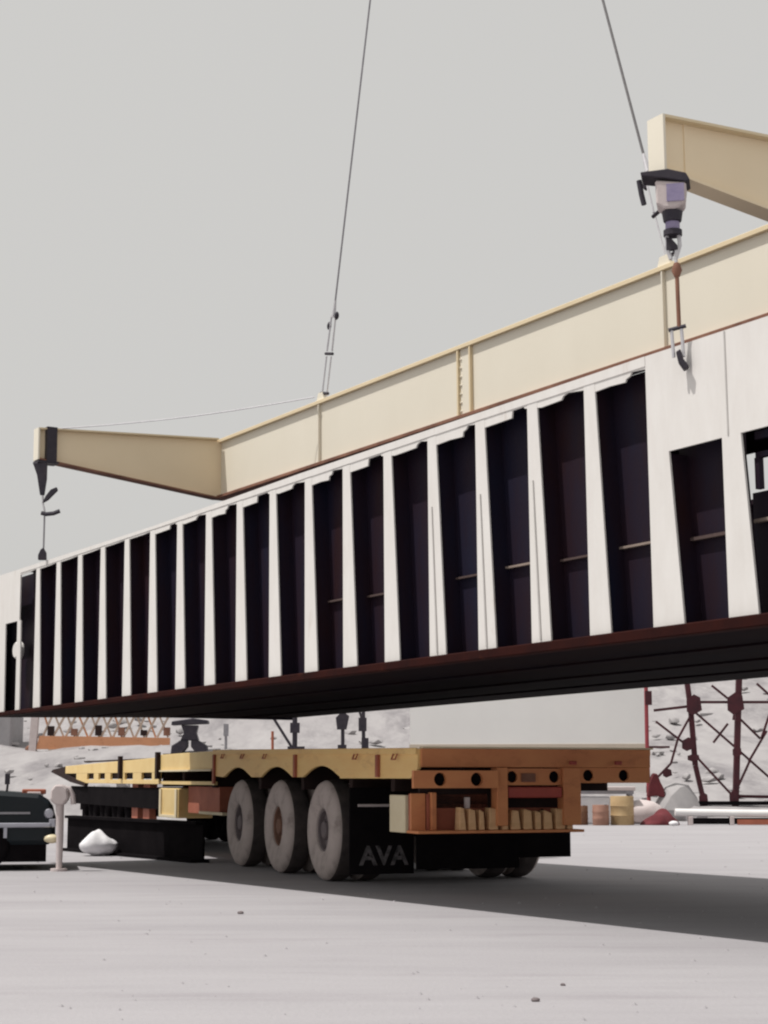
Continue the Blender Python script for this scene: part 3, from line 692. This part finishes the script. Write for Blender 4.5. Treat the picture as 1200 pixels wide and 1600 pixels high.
m = MB(); m.blob((-.06, -.03, .37), (.10, .06, .055), 2, .03); m.build('fog_lamp', M['lamp'], car, smooth=True, angle=180)
m = MB(); m.box(-.42, -.14, .12, .4, .885, .945); m.build('bonnet_vent', M['rustbrown'], car, bevel=.01)
m = MB(); m.box(-.36, -.2, .05, .12, .88, .915); m.build('bonnet_badge', M['pinkwhite'], car, bevel=.008)
m = MB(); m.tube([(-.60, .15, .90), (-.59, .15, 1.0)], .016, 6); m.box(-.625, -.565, .11, .18, 1.0, 1.13); m.build('wing_mirror', M['dsteel'], car, bevel=.006)
for sx in (-.85, -3.2):
    c = copy_part(tyre0, car); c.name = 'wheel'; c.location = (sx, -.01, 0); c.scale = (.58, .58, .58)
    for k in range(2): c.material_slots[k].link = 'OBJECT'; c.material_slots[k].material = M['black']
    m = MB(); m.lathe([(0, .05), (.13, .05), (.14, .02)], 20, 'y', None, (sx, -.01, .307)); m.build('hub_cap', M['dsteel'], car)

# pale standpipe beside it
stp = thing('standpipe', 'pale pinkish standpipe with rounded hooded head beside the dark car', 'standpipe', (-3.80, 20.6, 0))
m = MB(); m.tube([(.0, 0, 0), (0, 0, .4), (-.01, 0, .75), (-.01, 0, .86)], .035, 10, 0, .055); m.build('pipe', M['pinkwhite'], stp, smooth=True)
m = MB(); m.prism_xz([(-.12, .82), (-.05, .76), (.04, .76), (.10, .84), (.085, .95), (.03, 1.0), (-.06, 1.0), (-.11, .94)], -.07, .07); hd = m.build('head', M['pinkwhite'], stp, bevel=.02)
m = MB(); m.tube([(.03, 0, .96), (.10, 0, .95), (.14, 0, .88), (.15, 0, .77)], .032, 10); m.build('spout', M['pinkwhite'], stp, smooth=True)
m = MB(); m.lathe([(.0, .0), (.10, .0), (.10, .03), (0, .03)], 16, 'z'); m.build('base_flange', M['pinkwhite'], stp)

# ------------------------------------------------------------------ background yard
# pale screen wall
wb = thing('yard_wall', 'plain pale grey wall rising behind the trailer deck', 'wall', (.75, 50, 0), (0, 0, R(-9)))
m = MB(); m.box(0, 6.66, 0, .35, -.2, 4.1); m.build('wall_slab', M['wall'], wb)
m = MB(); m.box(-.05, 6.71, -.05, .40, 4.1, 4.22); m.build('coping', M['wall'], wb)
m = MB(); m.box(-.02, 6.68, -.03, -.001, 1.70, 2.02); m.build('plinth_band', M['wallbase'], wb)
# red pole at its corner
po = thing('red_pole', 'thin dark red pole standing at the right corner of the pale grey yard wall', 'pole', (6.66, 44.0, 0))
m = MB(); m.tube([(0, 0, 0), (-.02, 0, 2.0), (-.01, 0, 4.3)], .05, 8); m.build('shaft', M['red'], po)
m = MB(); m.prism_xz([(-.06, .60), (.16, .63), (.40, .58), (.37, .80), (.28, .98), (.22, 1.17), (.10, 1.20), (.03, 1.05), (-.02, .9)], -.10, .10); m.build('red_cloth', M['canvas'], po, bevel=.03)
m = MB(); m.box(-.05, .12, -.06, .06, 2.9, 3.25); m.build('bracket', M['redlat'], po)

# dark red lattice tower section
lt = thing('lattice_tower', 'dark red steel lattice tower section with cross braces, right of the yard wall', 'lattice tower', (8.1, 46, 0))
def lb(name, p, q, wd=.06, mt='redlat'):
    mm = MB(); mm.bar((p[0]-8.1, p[2], p[1]), (q[0]-8.1, q[2], q[1]), wd, wd); return mm.build(name, M[mt], lt)
def lg_(name, x, z, wx, wz, y=-.08, mt='redlat'):
    mm = MB(); mm.prism_xz([(x-8.1-wx, z-wz*.6), (x-8.1-wx*.3, z-wz), (x-8.1+wx, z-wz*.5), (x-8.1+wx*.8, z+wz*.7), (x-8.1, z+wz), (x-8.1-wx, z+wz*.5)], y-.02, y+.02); return mm.build(name, M[mt], lt)
lb('upright', (7.97, 4.2, 0), (8.12, 2.85, 0), .13); lb('upright', (8.12, 2.85, .01), (8.20, 1.4, .01), .13); lb('upright', (8.20, 1.4, 0), (8.44, .25, 0), .12)
lb('upright', (9.45, 4.2, 0), (9.22, .25, 0), .15)
lb('upright', (10.9, 4.2, 0), (10.75, .25, 0), .13)
lb('upright', (9.62, 4.2, .5), (9.36, 2.6, .5), .09)
for z0, z1, a, b in ((2.84, 2.95, 7.15, 8.1), (3.06, 3.06, 8.1, 9.35), (3.06, 3.06, 9.35, 10.85)):
    lb('horizontal', (a, z0, .06), (b, z1, .06), .07)
for p, q, y in (((8.12, 2.9), (9.3, 1.85), .05), ((9.3, 1.85), (10.3, .95), .05), ((8.2, 1.65), (9.2, .55), -.06), ((9.30, 2.75), (9.95, 2.1), .08),
                ((9.6, 1.5), (10.1, 2.3), -.05), ((9.25, .75), (9.62, 1.5), -.05), ((9.95, 2.1), (10.25, 2.9), -.05), ((7.2, 2.55), (8.1, 1.85), .07), ((8.1, 2.7), (7.75, 2.1), -.06),
                ((7.75, 2.1), (7.55, 1.45), -.06), ((7.55, 1.45), (7.2, 1.1), -.06), ((8.7, 3.5), (9.25, 3.05), .06), ((9.9, 3.55), (10.5, 3.0), .06), ((9.45, 3.2), (9.5, 4.0), .2),
                ((10.25, 2.9), (10.8, 1.6), .1), ((10.3, .95), (10.8, .5), .08), ((7.0, 1.88), (7.55, 1.88), .09), ((8.75, 2.0), (9.15, 2.5), .3)):
    lb('brace', (p[0], p[1], y), (q[0], q[1], y), .055)
for x, z, wx, wz in ((8.2, 2.98, .2, .28), (9.30, 3.02, .22, .3), (8.02, 1.95, .17, .18), (9.18, .55, .12, .22), (8.38, .5, .12, .2), (9.3, 1.75, .12, .14), (7.45, 1.2, .12, .12), (8.15, 1.6, .16, .1)):
    lg_('gusset', x, z, wx, wz)
lb('bottom_chord', (8.0, .42, -.1), (11.2, .42, -.1), .10, 'black'); lb('bottom_chord', (9.1, .60, .1), (11.2, .56, .1), .08)

# white pipe on low supports in front of the tower
pp = thing('white_pipe', 'long white pipe lying on low supports below the red lattice tower', 'pipe', (6.72, 40.5, 0))
m = MB(); m.tube([(0, 0, .29), (1.6, 0, .265), (6.0, 0, .24)], .085, 12); m.build('pipe', M['pipe'], pp, smooth=True)
m = MB(); m.box(.35, 6.0, -.06, .1, .02, .16); m.build('pipe_shadow_bar', M['black'], pp)  # black bar stands in for the shadow beneath the pipe
for x in (.35, 1.3, 2.6, 4.2):
    m = MB(); m.box(x-.05, x+.05, -.09, .09, .0, .2); m.build('support', M['pinkwhite'], pp, bevel=.01)
m = MB(); m.box(1.42, 5.9, -.10, -.062, .01, .13); m.build('brown_shade_strip', M['rustbrown'], pp)  # brown part of the shade beneath the pipe, added as a strip
# dark red canvas heap with a white lump beside it
m = MB(); bm = bmesh.new(); bmesh.ops.create_icosphere(bm, subdivisions=4, radius=1)
for v in bm.verts:
    c = v.co; v.co = Vector((c.x*.46, c.y*.35, max(0, c.z)*(.24 + .10*math.sin(3.1*c.x+.9) + .05*math.sin(8*c.x+5*c.y))))
bm.verts.index_update(); m.add([v.co.copy() for v in bm.verts], [[q.index for q in f.verts] for f in bm.faces]); bm.free()
o = m.build('canvas_heap', M['canvas'], smooth=True, angle=180); o.location = (6.38, 40.6, 0); tag(o, 'dark red canvas heap on the ground beside the white pipe end', 'canvas heap')
m = MB(); m.blob((0, 0, .045), (.11, .09, .06), 3, .07); o = m.build('white_lump', M['sack'], smooth=True, angle=180); o.location = (6.62, 40.1, 0); tag(o, 'small white lump between the red canvas heap and the pipe', 'bag')
m = MB(); m.blob((0, 0, .24), (.55, .4, .32), 3, .04); o = m.build('sand_heap', M['pinkwhite'], smooth=True, angle=180); o.location = (6.1, 41.6, 0); tag(o, 'pale sandy heap behind the dark red canvas', 'heap')
m = MB(); m.blob((0, 0, .28), (.60, .5, .66), 2, .11); m.blob((-.5, -.2, .05), (.3, .3, .25), 2, .12); m.blob((.4, -.3, .08), (.35, .3, .28), 2, .12); o = m.build('boulder', M['rock'], smooth=True, angle=25); o.location = (7.35, 44.2, .0); tag(o, 'rounded grey boulder at the foot of the red lattice tower', 'rock')
# drums, table and box
def drum(x, y, r, h, mt, lab, bung=True):
    d = thing('drum', lab, 'drum', (x, y, 0), group='drums under the rear of the trailer')
    mm = MB(); pr = [(0, 0), (r*.97, 0), (r, .012)]
    for zz in (.33, .66): pr += [(r, h*zz-.02), (r*1.035, h*zz), (r, h*zz+.02)]
    pr += [(r, h-.012), (r*.97, h), (r*.9, h-.01), (0, h-.01)]
    mm.lathe(pr, 28, 'z'); b = mm.build('drum_body', M[mt], d, smooth=True)
    mm = MB(); mm.lathe([(0, 0), (.03, 0), (.03, .02), (0, .02)], 10, 'z', None, (r*.6, 0, h-.012)); mm.build('bung', M['dsteel'], d)
    return d
drum(5.50, 40.5, .27, .66, 'drum_tan', 'tan drum standing in the open right of the trailer rear')
drum(4.98, 40.3, .19, .46, 'drum_pink', 'salmon red drum beside the tan one, behind the trailer rear')
drum(4.52, 40.6, .20, .44, 'drum_brown', 'brown drum half hidden behind the right end of the trailer shelf')
tb = thing('work_table', 'pale work table with white top behind the drums', 'table', (5.15, 41.6, 0))
m = MB(); m.box(-.80, .78, -.35, .35, .78, .87); m.build('table_top', M['pinkwhite'], tb, bevel=.01)
m = MB(); m.box(-.76, .74, -.33, .33, .70, .78); m.build('apron', M['steel'], tb)
for x in (-.7, .68):
    for y in (-.28, .28):
        m = MB(); m.box(x-.035, x+.035, y-.035, y+.035, 0, .70); m.build('leg', M['steel'], tb)
m = MB(); m.box(-.36, .36, -.2, .2, 0, .64, 0); o = m.build('crate', M['sack'], bevel=.03); o.location = (4.98, 41.55, 0); tag(o, 'white crate under the pale work table, behind the salmon drum', 'crate')
m = MB(); m.box(-.42, .42, -.2, .2, 0, .40, 0); o = m.build('block', M['wallbase'], bevel=.04); o.location = (6.0, 42.3, 0); tag(o, 'cream stone block right of the tan drum', 'block')

# orange lattice boom lying on the bank at left
bo = thing('lattice_boom', 'orange lattice crane boom lying on the pale bank behind the gooseneck', 'crane boom', (-12.5, 62, 0))
m = MB(); m.prism_xz([(.15, 2.08), (4.88, 2.08), (4.88, 2.48), (.25, 2.55)], -.1, .1); m.build('bottom_chord', M['truss'], bo)
m = MB(); m.box(.25, 4.8, -.06, .06, 3.20, 3.32); m.build('top_chord', M['trusspale'], bo)
m = MB(); m.prism_xz([(-.12, 2.0), (.14, 2.0), (.22, 3.9), (-.02, 3.9)], -.12, .12); m.build('end_post', M['pinkwhite'], bo)
k = 0; x = .35
while x < 4.6:
    wdt = random.uniform(.3, .42)
    m = MB(); m.bar((x, 0, 2.5), (x+wdt, 0, 3.22), .07, .07); m.build('brace', M['trusspale'], bo)
    m = MB(); m.bar((x+wdt, .02, 2.5), (x+wdt*.2, .02, 3.22), .06, .06); m.build('brace', M['trusspale' if k % 3 else 'truss'], bo)
    if k % 2 == 0:
        m = MB(); m.box(x+wdt*.6, x+wdt*.6+.22, -.09, .09, 2.56, 2.74+.2*random.random()); m.build('clamp', M['chassis' if k % 4 == 0 else 'brown'], bo)
    x += wdt+.06; k += 1
m = MB(); m.blob((-.1, 0, 2.08), (.16, .12, .14), 2, .05); m.build('pin_boss', M['brown'], bo)
m = MB(); m.box(.6, .9, -.2, .2, 1.5, 2.075); m.box(4.2, 4.5, -.2, .2, 1.5, 2.075); m.build('sleeper', M['trusspale'], bo)
# grey block left of it
m = MB(); m.box(-1.6, 1.25, -1, 1, 0, 1.35); o = m.build('concrete_block', M['hub'], bevel=.08); o.data.materials[0] = mat('grey_concrete', (.34, .33, .34), (.26, .25, .26), 2, .9, .95)
o.location = (-14.6, 63.5, 2.0); tag(o, 'grey concrete block on the bank left of the orange boom', 'concrete block')
# black pedestal machine
ped = thing('pedestal_stand', 'black waisted machine pedestal on the bank right of the orange boom', 'machine', (-6.46, 58, 1.75))
m = MB(); m.prism_xz([(-.60, 1.05), (.62, 1.10), (.60, 1.22), (.1, 1.28), (-.58, 1.18)], -.3, .3); m.build('head', M['dsteel'], ped, bevel=.02)
m = MB(); m.prism_xz([(-.30, .55), (.30, .55), (.22, .8), (.28, 1.05), (-.28, 1.05), (-.18, .8)], -.22, .22); m.build('waist', M['dsteel'], ped, bevel=.02)
for sx in (-1, 1):
    m = MB(); m.prism_xz([(sx*.06, .55), (sx*.30, .55), (sx*.58, .38), (sx*.62, .0), (sx*.36, .0), (sx*.06, .34)], -.25, .25); m.build('foot', M['dsteel'], ped, bevel=.02)
m = MB(); m.box(-.7, .7, -.35, .35, -.4, 0); m.build('plinth', M['pinkwhite'], ped)
# posts on the bank
def post(x, y, z, h, r, lab, extra=None, mt='dsteel'):
    p = thing('marker_post', lab, 'post', (x, y, z), group='dark posts standing on the bank behind the trailer')
    mm = MB(); mm.tube([(0, 0, 0), (.01, 0, h*.5), (0, 0, h)], r, 8); mm.build('shaft', M[mt], p)
    for e in extra or []: 
        mm = MB(); e[1](mm); mm.build(e[0], M[mt], p)
    return p
post(-5.27, 58, 1.6, 1.25, .045, 'short grey post with a drum head right of the black pedestal',
     [('head', lambda mm: mm.box(-.07, .09, -.06, .06, .85, 1.25))], 'steel')
post(-2.67, 52, .95, 2.6, .075, 'dark post with a slanting brace on its left side',
     [('brace', lambda mm: mm.bar((-.64, 0, 1.9), (-.05, 0, .98), .08, .08)), ('collar', lambda mm: mm.box(-.13, .15, -.1, .1, 1.45, 1.75)), ('foot', lambda mm: mm.box(-.2, .3, -.15, .15, .9, 1.05))])
post(-3.33, 52, .9, 1.55, .04, 'thin reddish stake left of the braced dark post', None, 'rustbrown')
post(-1.24, 52, .95, 2.5, .055, 'dark post with a thick middle, left of the forked post',
     [('box', lambda mm: mm.prism_xz([(-.16, 1.55), (.12, 1.55), (.2, 1.95), (.0, 2.1), (-.2, 1.9)], -.1, .1)), ('arm', lambda mm: mm.bar((.02, 0, 1.95), (.28, 0, 2.5), .07, .07)), ('foot', lambda mm: mm.box(-.14, .12, -.1, .1, .95, 1.1))])
post(-.62, 52, .95, 2.5, .055, 'forked dark post next to the pale yard wall',
     [('arm', lambda mm: mm.bar((.0, 0, 1.75), (-.22, 0, 2.4), .07, .07)), ('box', lambda mm: mm.box(-.14, .1, -.08, .08, 1.5, 1.9)), ('foot', lambda mm: mm.box(-.05, .16, -.1, .1, .95, 1.3))])
